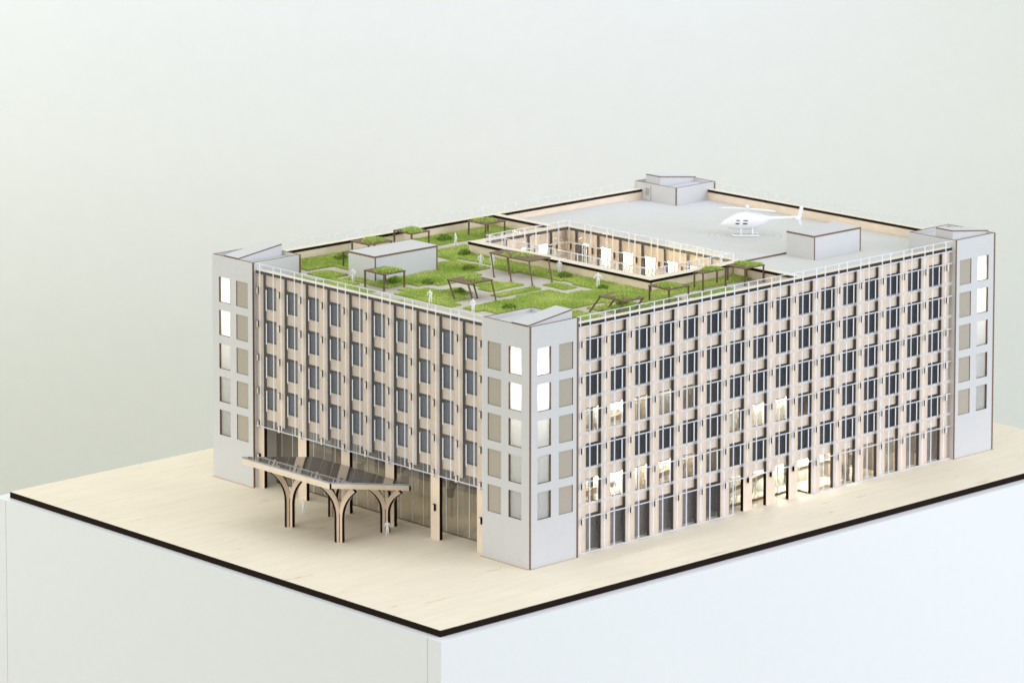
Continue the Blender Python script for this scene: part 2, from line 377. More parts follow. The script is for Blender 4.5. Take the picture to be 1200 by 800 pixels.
for k in range(16):
    for j, z in enumerate(SILL):
        x = X0 + OPEN / 2 + BAY * k
        if k >= 12:
            rest.box(x - OPEN / 2 - .1, x + OPEN / 2 + .1, GD, GD + .05, z, z + 2.72, 'pane')
        else: place('window', win_lit if (k, j) in LIT else win_y, bd, (x, GD, z))
for k in range(10):
    for j, z in enumerate(SILL[1:]): place('window', win_x, bd, (GD, Y0 + OPEN / 2 + BAY * k, z))
tag(rest.build('window_rows', bd), 'narrow dark windows at the far end of the long front', kind='stuff')

# --- ground floor of the long front: tall shop windows, open entrance in bays 7 to 9
gm = MB(); gm.box(-OPEN / 2 - .1, OPEN / 2 + .1, 0, .05, 0.05, 4.2, 'lobby'); gmesh = mesh_of(gm, 'ground_window')
gm = MB(); gm.box(-OPEN / 2 - .1, OPEN / 2 + .1, 0, .05, 0.05, 4.2, 'pane_clear'); gmesh_lit = mesh_of(gm, 'ground_window')
for k in range(16):
    if k in (6, 7, 8, 9): continue
    place('ground_window', gmesh_lit if k in (10, 11, 12, 13, 5) else gmesh, bd, (X0 + OPEN / 2 + BAY * k, GD, 0))
EX0, EX1, EY = 33.3, 46.3, 3.1
b = MB(); b.box(EX0, EX1, EY, EY + .06, .25, 4.1, 'pane_clear')
for x in (EX0 + .05, EX1 - .05, 36.0, 39.5, 43.2): b.box(x - .06, x + .06, EY - .03, EY - .003, 0, 4.1, 'bar')
b.box(EX0, EX1, EY - .05, EY + .1, 0.01, .25, 'char'); b.build('entrance_glazing', bd)
b = MB(); b.box(EX1, EX1 + .06, FY + .5, EY, .2, 4.1, 'pane_clear'); b.box(EX1 - .03, EX1 + .1, FY + .5, EY, .01, .2, 'char'); b.build('entrance_side_glazing', bd)
b = MB(); b.box(EX0 - .06, EX0, FY + .5, EY, .02, 4.1, 'pane_clear'); b.build('entrance_side_glazing', bd)

# --- lobby behind the short front
b = MB(); GX = 3.6
b.box(GX, GX + .06, TW, LY - TW, 0.02, 8.1, 'lobby')
y = Y0 - PIER
while y < LY - TW:
    b.box(GX - .02, GX - .003, y - .05, y + .05, .02, 8.1, 'etch'); y += 1.93
b.box(GX - .06, GX - .004, TW, LY - TW, 0.01, .12, 'char'); b.build('lobby_glazing', bd)

# --- clear acrylic screens hung in front, with etched lines; they rise into the roof railing
def screen(ax, c, u0, u1, z0, vlines, hthin, hband, hole=None, name='acrylic_screen', short=(), z1=27.0, line='etch', pane='acryl'):
    b = MB(); t = .1
    def bx(a0, a1, za, zb, k, front):
        ca, cb = (c, c + t) if not front else (c - .012, c - .002)
        if ax == 1: b.box(a0, a1, ca, cb, za, zb, k)
        else: b.box(ca, cb, a0, a1, za, zb, k)
    if hole:
        bx(u0, hole[0], z0, z1, pane, 0); bx(hole[1], u1, z0, z1, pane, 0); bx(hole[0], hole[1], hole[2], z1, pane, 0)
    else: bx(u0, u1, z0, z1, pane, 0)
    for u in vlines:
        lo = z0 if not (hole and hole[0] < u < hole[1]) else hole[2]
        bx(u - .1, u + .1, lo, z1 - .09, line, 1)
    for z in hthin:
        segs = [(u0, u1)] if not (hole and z < hole[2]) else [(u0, hole[0]), (hole[1], u1)]
        for a, e in segs: bx(a, e, z - .07, z + .07, 'etch', 2)
    for z in hband: bx(u0, u1, z - .18, z + .18, 'etch_soft', 2)
    for u, za, zb in short: bx(u - .085, u + .085, za, zb, 'etch_hard', 1)
    bx(u0, u1, z1 - .09, z1, line, 1)
    return b.build(name, bd)
vl = []
for k in range(17): vl += [X0 + BAY * k + .24] if k < 16 else []; vl += [X0 + BAY * k + 2.6 - BAY]
vl = [v for v in vl if TW < v < LX - TW]
screen(1, .42, TW + .02, LX - TW - .02, .02, vl, [4.1 + 4.02 * k for k in range(6)] + [.12, 25.7], [5.65 + 4.02 * k for k in range(5)], (33.2, 46.4, 4.0), pane='acryl_right', short=[(X0 + BAY * k + 1.42, 5.55 + 4.02 * j, 8.0 + 4.02 * j) for k in range(16) for j in range(5)])
vl = []
for k in range(11): vl += [Y0 + BAY * k + 2.55 - BAY] + ([Y0 + BAY * k + .07] if k < 10 else [])
vl = [v for v in vl if TW < v < LY - TW]
screen(0, .42, TW + .02, LY - TW - .02, 7.5, vl, [7.53] , [], short=[(Y0 + BAY * k + 1.37, 9.5 + 4.02 * j, 12.0 + 4.02 * j) for k in range(10) for j in range(4)])
vl = [TW + 1.9 * k for k in range(1, 33)]
screen(1, LY - .5, TW + .02, LX - TW - .02, CAP + .002, vl, [], [], name='roof_railing', line='etch_faint', pane='acryl_back')
vl = [TW + 1.9 * k for k in range(1, 21)]
screen(0, LX - .5, TW + .02, LY - TW - .02, CAP + .002, vl, [], [], name='roof_railing', line='etch_faint', pane='acryl_back')

# --- roof caps (birch, black cut edges) and the low parapet walls below them
def ring_cap(name, x0, x1, y0, y1):
    b = MB(); b.box(x0, x1, y0, y1, CAP0 + .003, CAP, 'cap', 'burnt', 2); return b.build(name, bd)
ring_cap('parapet_cap', TW - .02, LX - TW + .02, .56, 1.5)
ring_cap('parapet_cap', .56, 1.5, TW - .02, LY - TW + .02)
ring_cap('parapet_cap', TW - .02, LX - TW + .02, 53.4, LY - .52)
ring_cap('parapet_cap', LX - 1.45, LX - .52, TW - .02, LY - TW + .02)
ring_cap('divider_cap', 44.5, 45.6, 1.505, 11.795); ring_cap('divider_cap', 44.5, 45.6, 43.0, 53.395)
# courtyard rim: four caps mitred by butting
CO = 1.45
ring_cap('courtyard_cap', CX0 - CO, CX0, CY0 - CO, CY1 + CO); ring_cap('courtyard_cap', CX1 , CX1 + .9, CY0 - CO, CY1 + CO)
ring_cap('courtyard_cap', CX0 + .005, CX1 - .005, CY0 - CO, CY0); ring_cap('courtyard_cap', CX0 + .005, CX1 - .005, CY1, CY1 + CO)
def pw(x0, x1, y0, y1, thin, z0=DECK - .3, name='parapet_wall'):
    b = MB(); b.box(x0, x1, y0, y1, z0, CAP0, 'wood_h', 'char', thin); return b.build(name, bd)
pw(TW, LX - TW, 53.45, 53.7, 1); pw(LX - 1.4, LX - 1.15, TW, LY - TW, 0)
pw(TW, LX - TW, 1.2, 1.45, 1); pw(1.2, 1.45, TW, LY - TW, 0)
pw(44.6, 44.85, 1.46, 11.7, 0); pw(44.6, 44.85, 43.1, 53.4, 0)
pw(CX0 - CO + .1, CX0 - CO + .35, CY0 - CO + .1, CY1 + CO - .1, 0); pw(CX0 - CO + .36, CX1 + .8, CY0 - CO + .1, CY0 - CO + .35, 1)
pw(CX0 - CO + .36, CX1 + .8, CY1 + CO - .35, CY1 + CO - .1, 1)
# rear street fronts (plain strips)
b = MB(); b.box(TW, LX - TW, LY - .9, LY - .6, 0, CAP0, 'wood_h', 'burnt', 1); b.build('rear_wall', bd)
b = MB(); b.box(LX - .9, LX - .6, TW, LY - TW, 0, CAP0, 'wood_h', 'burnt', 0); b.build('rear_wall', bd)

# --- roof sheets
b = MB(); Z = (DECK - .3, DECK)
for x0, x1, y0, y1 in ((1.46, 44.59, 1.46, CY0 - CO + .09), (1.46, CX0 - CO + .09, CY0 - CO + .1, CY1 + CO - .1), (1.46, 44.59, CY1 + CO - .09, 53.44)):
    b.box(x0, x1, y0, y1, *Z, 'path', 'char', 2)
b.build('garden_deck', bd)
b = MB()
for x0, x1, y0, y1 in ((44.86, 77.2, 1.46, 53.44), ):
    b.box(x0 + 2.0, x1, y0, y1, *Z, 'deck', 'char', 2)
b.build('roof_deck', bd)
b = MB(); b.box(46.95, 67.6, 16.2, 53.4, DECK + .004, DECK + .22, 'deck', 'char', 2); pad = b.build('landing_deck', bd)
HC = (62.5, 26.8)
b = MB()
for r, w in ((1.6, .06), (2.4, .06), (3.0, .05), (3.7, .07), (4.5, .08)):
    n = 72
    for i in range(n):
        if (i * 7 + int(r * 10)) % 9 == 0: continue
        a0, a1 = 2 * math.pi * i / n, 2 * math.pi * (i + 1) / n
        b.poly([(HC[0] + q * math.cos(a), HC[1] + q * math.sin(a), DECK + .2245) for q, a in ((r, a0), (r + w, a0), (r + w, a1), (r, a1))], 'ring')
b.build('helipad_rings', bd)

# --- courtyard fronts (top storey in view) with lit rooms behind
b = MB(); b.holed(0, CX1 + .5, CX1 + .8, CY0, CY1, 0, CAP0, [(CY0 + PIER + BAY * k, CY0 + PIER + BAY * k + OPEN, 21.4, 24.2) for k in range(7)], 'wood', 'burnt'); b.build('courtyard_wall', bd)
b = MB(); b.holed(1, CY1 + .5, CY1 + .8, CX0, CX1 + .49, 0, CAP0, [(CX0 + 1.4 + BAY * k, CX0 + 1.4 + BAY * k + OPEN, 21.4, 24.2) for k in range(3)], 'wood', 'burnt'); b.build('courtyard_wall', bd)
b = MB(); b.box(CX0 - .8, CX0 - .5, CY0, CY1, 0, CAP0, 'wood', 'burnt', 0); b.build('courtyard_wall', bd)
b = MB(); b.box(CX0, CX1, CY0 - .8, CY0 - .5, 0, CAP0, 'wood', 'burnt', 1); b.build('courtyard_wall', bd)
pm = MB(); pm.box(0, .48, -PIER / 2, PIER / 2, 4, CAP0 - .005, 'wood', 'burnt', 0); cpx = mesh_of(pm, 'courtyard_pier')
pm = MB(); pm.box(-PIER / 2, PIER / 2, 0, .48, 4, CAP0 - .005, 'wood', 'burnt', 1); cpy = mesh_of(pm, 'courtyard_pier')
for k in range(8):
    y = CY0 + PIER / 2 + BAY * k; tabs(place('courtyard_pier', cpx, bd, (CX1 + .01, y, 0)), CX1 + .01, y, 0, [23.7, 19.7], tab_x)
for k in range(4):
    x = CX0 + .65 + BAY * k; tabs(place('courtyard_pier', cpy, bd, (x, CY1 + .01, 0)), x, CY1 + .01, 1, [23.7, 19.7], tab_y)
wmx = MB(); wmx.box(0, .05, -OPEN / 2 - .1, OPEN / 2 + .1, 0, 2.8, 'pane_clear')
for u in (-.08, .6): wmx.box(-.06, -.004, u, u + .13, 0, 2.8, 'bar')
cwx = mesh_of(wmx, 'courtyard_window')
wmy = MB(); wmy.box(-OPEN / 2 - .1, OPEN / 2 + .1, 0, .05, 0, 2.8, 'pane_clear')
for u in (-.5, .4): wmy.box(u, u + .13, -.06, -.004, 0, 2.8, 'bar')
cwy = mesh_of(wmy, 'courtyard_window')
for k in range(7): place('courtyard_window', cwx, bd, (CX1 + .82, CY0 + PIER + BAY * k + OPEN / 2, 21.4))
for k in range(3): place('courtyard_window', cwy, bd, (CX0 + 1.4 + BAY * k + OPEN / 2, CY1 + .82, 21.4))
vly = [CY0 + PIER + BAY * k + d_ for k in range(7) for d_ in (.3, 3.1)]; vlx = [CX0 + 1.4 + BAY * k + d_ for k in range(4) for d_ in (-.75, 1.2)]
screen(0, CX1 - .3, CY0, CY1, 4, vly, [24.3, 23.0], [], name='courtyard_screen')
screen(1, CY1 - .3, CX0, CX1 - .4, 4, vlx, [24.3, 23.0], [], name='courtyard_screen')
screen(0, CX0 + .15, CY0, CY1, 4, vly, [], [], name='courtyard_screen')
screen(1, CY0 + .15, CX0 + .3, CX1 - .4, 4, vlx, [], [], name='courtyard_screen')

# --- inside: floor slabs, core walls, partitions added to stop light reaching unlit bays
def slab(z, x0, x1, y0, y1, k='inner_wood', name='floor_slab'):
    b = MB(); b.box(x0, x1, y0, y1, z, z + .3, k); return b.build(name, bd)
for k in range(1, 7):
    z = 4.05 + 4 * (k - 1) + .1 if k < 6 else 24.05
    xa = GD + .1 if k >= 2 else 12.5
    b = MB()
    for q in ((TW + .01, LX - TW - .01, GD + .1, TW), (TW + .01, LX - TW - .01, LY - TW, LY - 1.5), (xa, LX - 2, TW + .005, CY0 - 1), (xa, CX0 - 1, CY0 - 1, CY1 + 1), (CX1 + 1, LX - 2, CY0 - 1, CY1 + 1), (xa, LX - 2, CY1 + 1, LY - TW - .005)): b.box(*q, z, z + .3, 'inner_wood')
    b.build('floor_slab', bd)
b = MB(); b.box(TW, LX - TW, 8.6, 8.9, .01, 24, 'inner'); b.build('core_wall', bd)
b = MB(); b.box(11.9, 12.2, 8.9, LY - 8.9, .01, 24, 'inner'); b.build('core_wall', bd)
b = MB(); b.box(52.5, 52.8, CY0, CY1, 20.4, 24, 'inner'); b.build('core_wall', bd)
for x in (8.2, 20.9, 28.5, 32.7, 54, 60, 70.3):
    b = MB(); b.box(x, x + .2, GD + .12, 8.59, .02, 24.0, 'inner'); b.build('partition_wall', bd)
for y in (8.2, 20.2, 31.8, LY - 8.3): b = MB(); b.box(GD + .12, 11.89, y, y + .2, 8.2, 24, 'inner'); b.build('partition_wall', bd)
b = MB(); b.box(6.4, 11.85, TW + .8, LY - TW - .8, 4.2, 4.75, 'wood_h', 'char', 0); b.build('lobby_gallery', bd)
b = MB(); b.box(11.7, 11.85, TW + .8, LY - TW - .8, .02, 4.15, 'room_wall'); b.build('room_wall', bd)
for y in (12.0, 19.6, 27.3, 35.0, 42.6):
    b = MB(); b.box(7.6, 9.4, y - 1.6, y + 1.6, 4.08, 4.16, 'lamp_lobby'); b.build('light_panel', bd)
for y in (19.4, 27.2, 35.0):
    c_ = MB(); c_.tube([(6.0, y, 3.3), (6.0, y, 4.2)], .5, 'inner', 14); c_.build('lobby_column', bd, smooth=False)
# lamps inside the model, and added fill panels for the courtyard
def lamp(x0, x1, y0, y1, z0, z1, k='lamp'):
    b = MB(); b.box(x0, x1, y0, y1, z0, z1, k); return b.build('light_panel', bd)
def lit_zone(x0, x1, y, z0, z1, strip):
    """A pale room wall with an LED strip under the ceiling in front of it."""
    b = MB(); b.box(x0, x1, y, y + .1, z0, z1, 'room_wall', None); b.build('room_wall', bd)
    lamp(x0 + .1, x1 - .1, y - 1.0, y - .8, z1 - .16, z1 - .04, strip)
for a in ((9.0, 13.6, 4.6, 4.4, 7.9, 'strip_low'), (13.8, 20.7, 4.0, 4.4, 7.9, 'strip_high'), (21.2, 28.3, 4.6, 4.4, 7.9, 'strip'), (28.8, 32.5, 5, 4.4, 7.9, 'strip_dim'),
          (9.0, 13.5, 4.4, 12.5, 15.9, 'strip_dim'), (13.7, 20.7, 4.0, 12.5, 15.9, 'strip'), (21.2, 28.3, 4.6, 12.5, 15.9, 'strip_dim'), (33, 38.3, 4.8, 8.5, 11.9, 'strip_dim'), (38.6, 47, 4.4, 8.5, 11.9, 'strip'),
          (36.5, 41.5, 6.2, .02, 4.0, 'strip_low'), (41.7, 47.0, 5.6, .02, 4.0, 'strip_high'), (47.2, 53.7, 5.4, .02, 4.0, 'strip_high'), (54.3, 59.7, 6.4, .02, 4.0, 'strip'), (60.3, 69.5, 7.0, .02, 4.0, 'strip_dim')): lit_zone(*a)
b = MB(); b.box(49.9, 50.0, CY0 + .5, CY1 - .5, 20.4, 24.0, 'room_wall'); b.build('room_wall', bd)
b = MB(); b.box(CX0 + .5, 49.8, 45.4, 45.5, 20.4, 24.0, 'room_wall'); b.build('room_wall', bd)
lamp(48.0, 48.25, 18.6, 33.2, 23.5, 23.9, 'strip_court'); lamp(48.0, 48.25, 33.4, 40.6, 23.7, 23.9, 'strip_high'); lamp(48.0, 48.25, 14.6, 18.4, 23.7, 23.9, 'strip_high')
lamp(33.5, 46.4, 43.6, 43.8, 23.7, 23.9, 'strip_high')
lamp(CX0 - .45, CX0 - .4, 17, 38, 20.5, 23.4, 'lamp_court'); lamp(34, 44, CY0 - .45, CY0 - .4, 20.5, 23.4, 'lamp_court')  # added glowing panels, out of view, that brighten the far courtyard walls
def beam(p, q, h):
    b = MB(); b.bar(p, q, .3, 'inner_wood', h); b.build('inner_beam', bd)
beam((9.0, 3.0, 5.7), (16.2, 3.0, 6.3), .7); beam((20.7, 3.0, 5.6), (27.5, 3.0, 6.4), .6)
beam((13.3, 3.2, 13.3), (19.2, 3.2, 14.1), .6); beam((33.4, 4.2, 1.1), (42.8, 4.2, 2.6), .5)
beam((47.2, 3.4, 2.4), (58, 3.4, 2.4), .4)
for tx, ty in ((0, 0), (0, LY - TW), (LX - TW, 0)):
    lamp(tx + 3.4, tx + 4.0, ty + 3.4, ty + 4.0, 17.5, 25.9, 'tower_lamp')

# ------------------------------------------------------------------ roof huts
def hut(x0, x1, y0, y1, h, label):
    t = thing('roof_hut', ((x0 + x1) / 2, (y0 + y1) / 2, DECK), label, 'roof hut', 'grey card huts on the roof')
    z0 = DECK + .004
    b = MB(); b.box(x0, x0 + .22, y0, y1, z0, DECK + h, 'board', 'char', 0); b.box(x1 - .22, x1, y0, y1, z0, DECK + h, 'board', 'char', 0)
    b.box(x0 + .22, x1 - .22, y0 + .004, y0 + .22, z0, DECK + h, 'board', 'char', 1); b.box(x0 + .22, x1 - .22, y1 - .22, y1 - .004, z0, DECK + h, 'board', 'char', 1); b.build('walls', t)
    b = MB(); b.box(x0 - .01, x1 + .01, y0 - .008, y1 + .01, DECK + h + .004, DECK + h + .24, 'board', 'char', 2); b.build('roof', t)
hut(10.6, 20.6, 37.6, 42.3, 2.85, 'grey card hut with a flat lid standing among the lawns of the roof garden')
hut(58.2, 66.7, 11.3, 15.8, 2.75, 'grey card hut with a flat lid standing on the bare deck beside the helicopter')

# ------------------------------------------------------------------ grass
def inside(p, poly):
    x, y = p; c = False; n = len(poly)
    for i in range(n):
        (xa, ya), (xb, yb) = poly[i], poly[i - 1]
        if (ya > y) != (yb > y) and x < (xb - xa) * (y - ya) / (yb - ya) + xa: c = not c
    return c
PATCH = [
 [(12.9, 44.5), (20, 44.5), (20, 48.7), (36.5, 48.7), (36.5, 48.0), (40.5, 48.0), (40.5, 49.2), (44.5, 49.2), (44.5, 53.4), (9.1, 53.4), (9.1, 47.9), (12.9, 47.9)],
 [(7.6, 42.7), (10.9, 42.7), (10.9, 46.4), (7.6, 46.4)],
 [(1.6, 8.0), (4.3, 8.0), (4.3, 13.8), (4.9, 13.8), (4.9, 22.4), (5.6, 22.4), (5.6, 33.5), (7.2, 33.5), (7.2, 38.0), (8.5, 38.0), (8.5, 42.2), (6.0, 42.2), (6.0, 46), (1.6, 46)],
 [(9.1, 33.9), (12.8, 33.9), (12.8, 32.2), (14.7, 32.2), (14.7, 30.8), (17.0, 30.8), (17, 31.0), (20.5, 31.0), (20.5, 32.0), (22.6, 32.0), (22.6, 34.2), (26.2, 34.2), (26.2, 37.6), (26.0, 40.5), (22.8, 40.5), (22.8, 43.4), (20.7, 43.4), (20.7, 37.5), (10.5, 37.5), (10.5, 41.4), (9.1, 41.4)],
 [(25.9, 40.9), (27.2, 40.9), (27.2, 38.8), (30.4, 38.8), (30.4, 43.1), (33.3, 43.1), (33.3, 46.6), (24.9, 46.6), (24.9, 43.7), (25.9, 43.7)],
 [(7.5, 21.2), (9.5, 21.2), (9.5, 23.0), (12.5, 23.0), (12.5, 25.0), (14.9, 25.0), (14.9, 28.4), (12.9, 28.4), (12.9, 30.5), (11.2, 30.5), (11.2, 32.4), (9.6, 32.4), (9.6, 30.6), (7.5, 30.6)],
 [(8.3, 17.3), (9.3, 17.3), (9.3, 15.0), (14.4, 15.0), (14.4, 11.3), (22.3, 11.3), (22.3, 10.6), (26.6, 10.6), (26.6, 16.8), (25.1, 16.8), (25.1, 17.4), (22.5, 17.4), (22.5, 20.4), (17.2, 20.4), (17.2, 19.7), (8.3, 19.7)],
 [(18.7, 8.1), (19.2, 8.1), (19.2, 6.1), (24.9, 6.1), (24.9, 9.2), (22.2, 9.2), (22.2, 10.2), (18.7, 10.2)],
 [(13.6, 5.8), (17.0, 5.8), (17.0, 9.9), (13.6, 9.9)],
 [(25.7, 8.4), (25.7, 6.4), (30.5, 6.4), (30.5, 8.7), (44.5, 8.7), (44.5, 11.7), (30.5, 11.7), (30.5, 38.8), (27.4, 38.8), (27.4, 34.2), (26.3, 34.2), (26.3, 30.1), (26.9, 30.1), (26.9, 23.0), (27.4, 23.0), (27.4, 20.9), (26.7, 20.9), (26.7, 17.0), (26.7, 8.4)],
 [(15.5, 21.3), (22.2, 21.3), (22.2, 22.9), (15.5, 22.9)],
 [(16.8, 24.3), (22.2, 24.3), (22.2, 26.7), (21.2, 26.7), (21.2, 29.0), (17.8, 29.0), (17.8, 26.5), (16.8, 26.5)],
 [(23.9, 19.1), (25.9, 19.1), (25.9, 22.9), (23.9, 22.9)],
 [(8.5, 1.6), (44, 1.6), (44, 3.4), (36, 3.4), (36, 4.2), (31, 4.2), (31, 3.2), (20, 3.2), (20, 4.4), (8.5, 4.4)],
 [(32, 5.6), (38.5, 5.6), (38.5, 7.2), (32, 7.2)],
]
rnd = random.Random(11)
def wave(x, y): return .5 + .25 * math.sin(x * 1.7 + 1.3 * math.sin(y * .9)) + .25 * math.sin(y * 2.1 + 1.1 * math.sin(x * 1.3))
g = MB()
for P in PATCH:
    area = sum(P[i - 1][0] * P[i][1] - P[i][0] * P[i - 1][1] for i in range(len(P))) / 2
    if area < 0: P = P[::-1]
    Q = []                                        # slightly uneven hand-cut outline
    for i, p in enumerate(P):
        a, c = P[i], P[(i + 1) % len(P)]; n = max(1, int(math.dist(a, c) / 1.2))
        for t in range(n): Q.append((a[0] + (c[0] - a[0]) * t / n + rnd.uniform(-.1, .1), a[1] + (c[1] - a[1]) * t / n + rnd.uniform(-.1, .1)))
    g.prism(Q, DECK + .004, DECK + .13, 'soil')
    xs = [p[0] for p in Q]; ys = [p[1] for p in Q]; x0, x1, y0, y1 = min(xs), max(xs), min(ys), max(ys)
    for _ in range(int((x1 - x0) * (y1 - y0) * 62)):
        p = (rnd.uniform(x0, x1), rnd.uniform(y0, y1))
        if not inside(p, Q): continue
        w = wave(*p); w2 = wave(p[0] * .37 + 5, p[1] * .41)
        g.blade(p[0], p[1], DECK + .1, rnd.uniform(.07, .17) + .12 * w * w, rnd.uniform(.07, .13), rnd.gauss(0, .065), rnd.uniform(0, 6.28), 'grass', min(1, max(0, .08 + .8 * w2 + rnd.gauss(0, .22))))
tag(g.build('grass', origin=(20, 25, DECK)), 'bright green flock grass laid in angular lawns on the roof', 'grass', kind='stuff')

def bush(x, y, r, label):
    b = MB()
    for _ in range(int(420 * r)):
        a = rnd.uniform(0, 6.28); q = r * math.sqrt(rnd.random()); hh = math.sqrt(max(0, 1 - (q / r) ** 2)) * r * .75
        z = DECK + .15 + rnd.uniform(.2, 1) * hh
        b.blade(x + q * math.cos(a), y + q * math.sin(a) * .8, z - .12, rnd.uniform(.12, .26), rnd.uniform(.08, .16), rnd.gauss(0, .16), rnd.uniform(0, 6.28), 'grass_dark', rnd.random())
    tag(b.build('bush', origin=(x, y, DECK + .1)), label, 'bush', 'dark green moss bushes in the roof lawns')
bush(16.4, 50.4, .95, 'dark moss bush in the rear lawn behind the legs of the bare narrow pergola')
bush(11.9, 35.6, .95, 'dark moss bush under the pergola in front of the garden hut')
bush(14.5, 32.6, .75, 'dark moss bush on the lawn edge right of the pergola before the garden hut')
bush(13.6, 26.1, .8, 'dark moss bush under the leaning pergola near the short front')
bush(29.2, 42.2, .9, 'dark moss bush by the left corner of the courtyard rim')
bush(23.4, 35.2, .85, 'dark moss bush on the wide middle lawn right of the garden hut')
bush(11.9, 15.9, .9, 'dark moss bush on the lawn just behind the nearest tower')
bush(27.4, 16.4, .7, 'small dark moss bush at the feet of the arms-out figurine')
bush(23.1, 8.9, .8, 'dark moss bush under the slanted pergola by the long front')
bush(33.5, 50.5, 1.0, 'light green tuft in the rear lawn beside the walking figurine')
bush(28.9, 24.3, .9, 'green tuft below the figurine standing against the courtyard rim')

# ------------------------------------------------------------------ pergolas
def pergola(corners, feet_shift, h, label, plants=True, feet=None):
    cx = sum(c[0] for c in corners) / len(corners); cy = sum(c[1] for c in corners) / len(corners)
    t = thing('pergola', (cx, cy, DECK), label, 'pergola', 'brown pergolas on the roof garden')
    top = DECK + h
    b = MB(); b.prism(corners, top - .13, top, 'mdf', 'mdf_leg')
    b.build('roof_panel', t)
    for i, (x, y) in enumerate(corners):
        px, py = x + (cx - x) * .07, y + (cy - y) * .07
        fx, fy = feet[i] if feet else (px + feet_shift[0], py + feet_shift[1])
        l = MB(); l.bar((fx, fy, DECK + .005), (px, py, top - .132), .155, 'mdf_leg', .155); l.bar((fx, fy, DECK + .004), (fx, fy, DECK + .05), .26, 'mdf_leg'); l.build('leg', t)
    if plants:
        p = MB(); ux = [c[0] for c in corners]; uy = [c[1] for c in corners]
        cs = [(cx + rnd.uniform(-.6, .6), cy + rnd.uniform(-.8, .8), rnd.uniform(.7, 1.1)) for _ in range(4)]
        n = 0
        while n < 430:
            x, y = rnd.uniform(min(ux), max(ux)), rnd.uniform(min(uy), max(uy))
            k = max((1 - math.dist((x, y), c[:2]) / (c[2] * 1.15)) for c in cs); n += 1
            if k <= 0 or not inside((x, y), corners): continue
            for _ in range(3):
                p.blade(x + rnd.gauss(0, .1), y + rnd.gauss(0, .1), top - .01 + rnd.random() * .25 * k, rnd.uniform(.1, .26), rnd.uniform(.06, .13), rnd.gauss(0, .14), rnd.uniform(0, 6.28), 'grass', rnd.random() * .75)
        if p.f: p.build('planting', t)
    return t
def rect(x0, x1, y0, y1): return [(x0, y0), (x1, y0), (x1, y1), (x0, y1)]
pergola(rect(18.3, 22.2, 47.5, 50.8), (0, 0), 2.0, 'planted pergola mostly hidden behind the grey garden hut')
pergola(rect(26.6, 29.7, 49.0, 52.4), (0, 0), 2.0, 'planted pergola against the rear parapet, right above the garden hut')
pergola(rect(13.2, 14.6, 43.9, 46.4), (0, 0), 2.0, 'narrow bare pergola without planting at the left side of the garden hut', plants=False)
pergola(rect(8.0, 11.4, 33.0, 36.6), (0, 0), 2.0, 'planted pergola right in front of the grey garden hut')
pergola(rect(11.4, 15.3, 22.2, 25.9), (0, 0), 2.05, 'planted pergola with splayed leaning legs near the short front', feet=[(11.9, 21.9), (14.0, 20.3), (13.4, 22.8), (10.4, 23.3)])
pergola([(24.9, 26.1), (28.2, 26.0), (27.6, 33.2), (24.9, 33.2), (24.6, 29.7)], (-2.0, -2.7), 2.3, 'longest pergola with two moss patches, beside the courtyard rim')
pergola(rect(37.5, 41.0, 47.4, 50.7), (0, 0), 2.0, 'planted pergola at the far end of the garden beside the divider wall')
pergola(rect(18.8, 22.0, 4.2, 8.4), (-1.2, .5), 1.8, 'low planted pergola with slanted legs nearest the long front')
pergola(rect(26.6, 30.0, 4.8, 8.2), (0, 0), 1.95, 'planted pergola below the near corner of the courtyard rim')
pergola(rect(35.5, 39.6, 8.1, 9.6), (0, 0), 2.1, 'slim tall planted pergola along the courtyard rim, second from the divider wall')
pergola(rect(41.1, 44.5, 6.6, 9.6), (0, 0), 2.1, 'planted pergola in the last garden corner beside the roof deck')

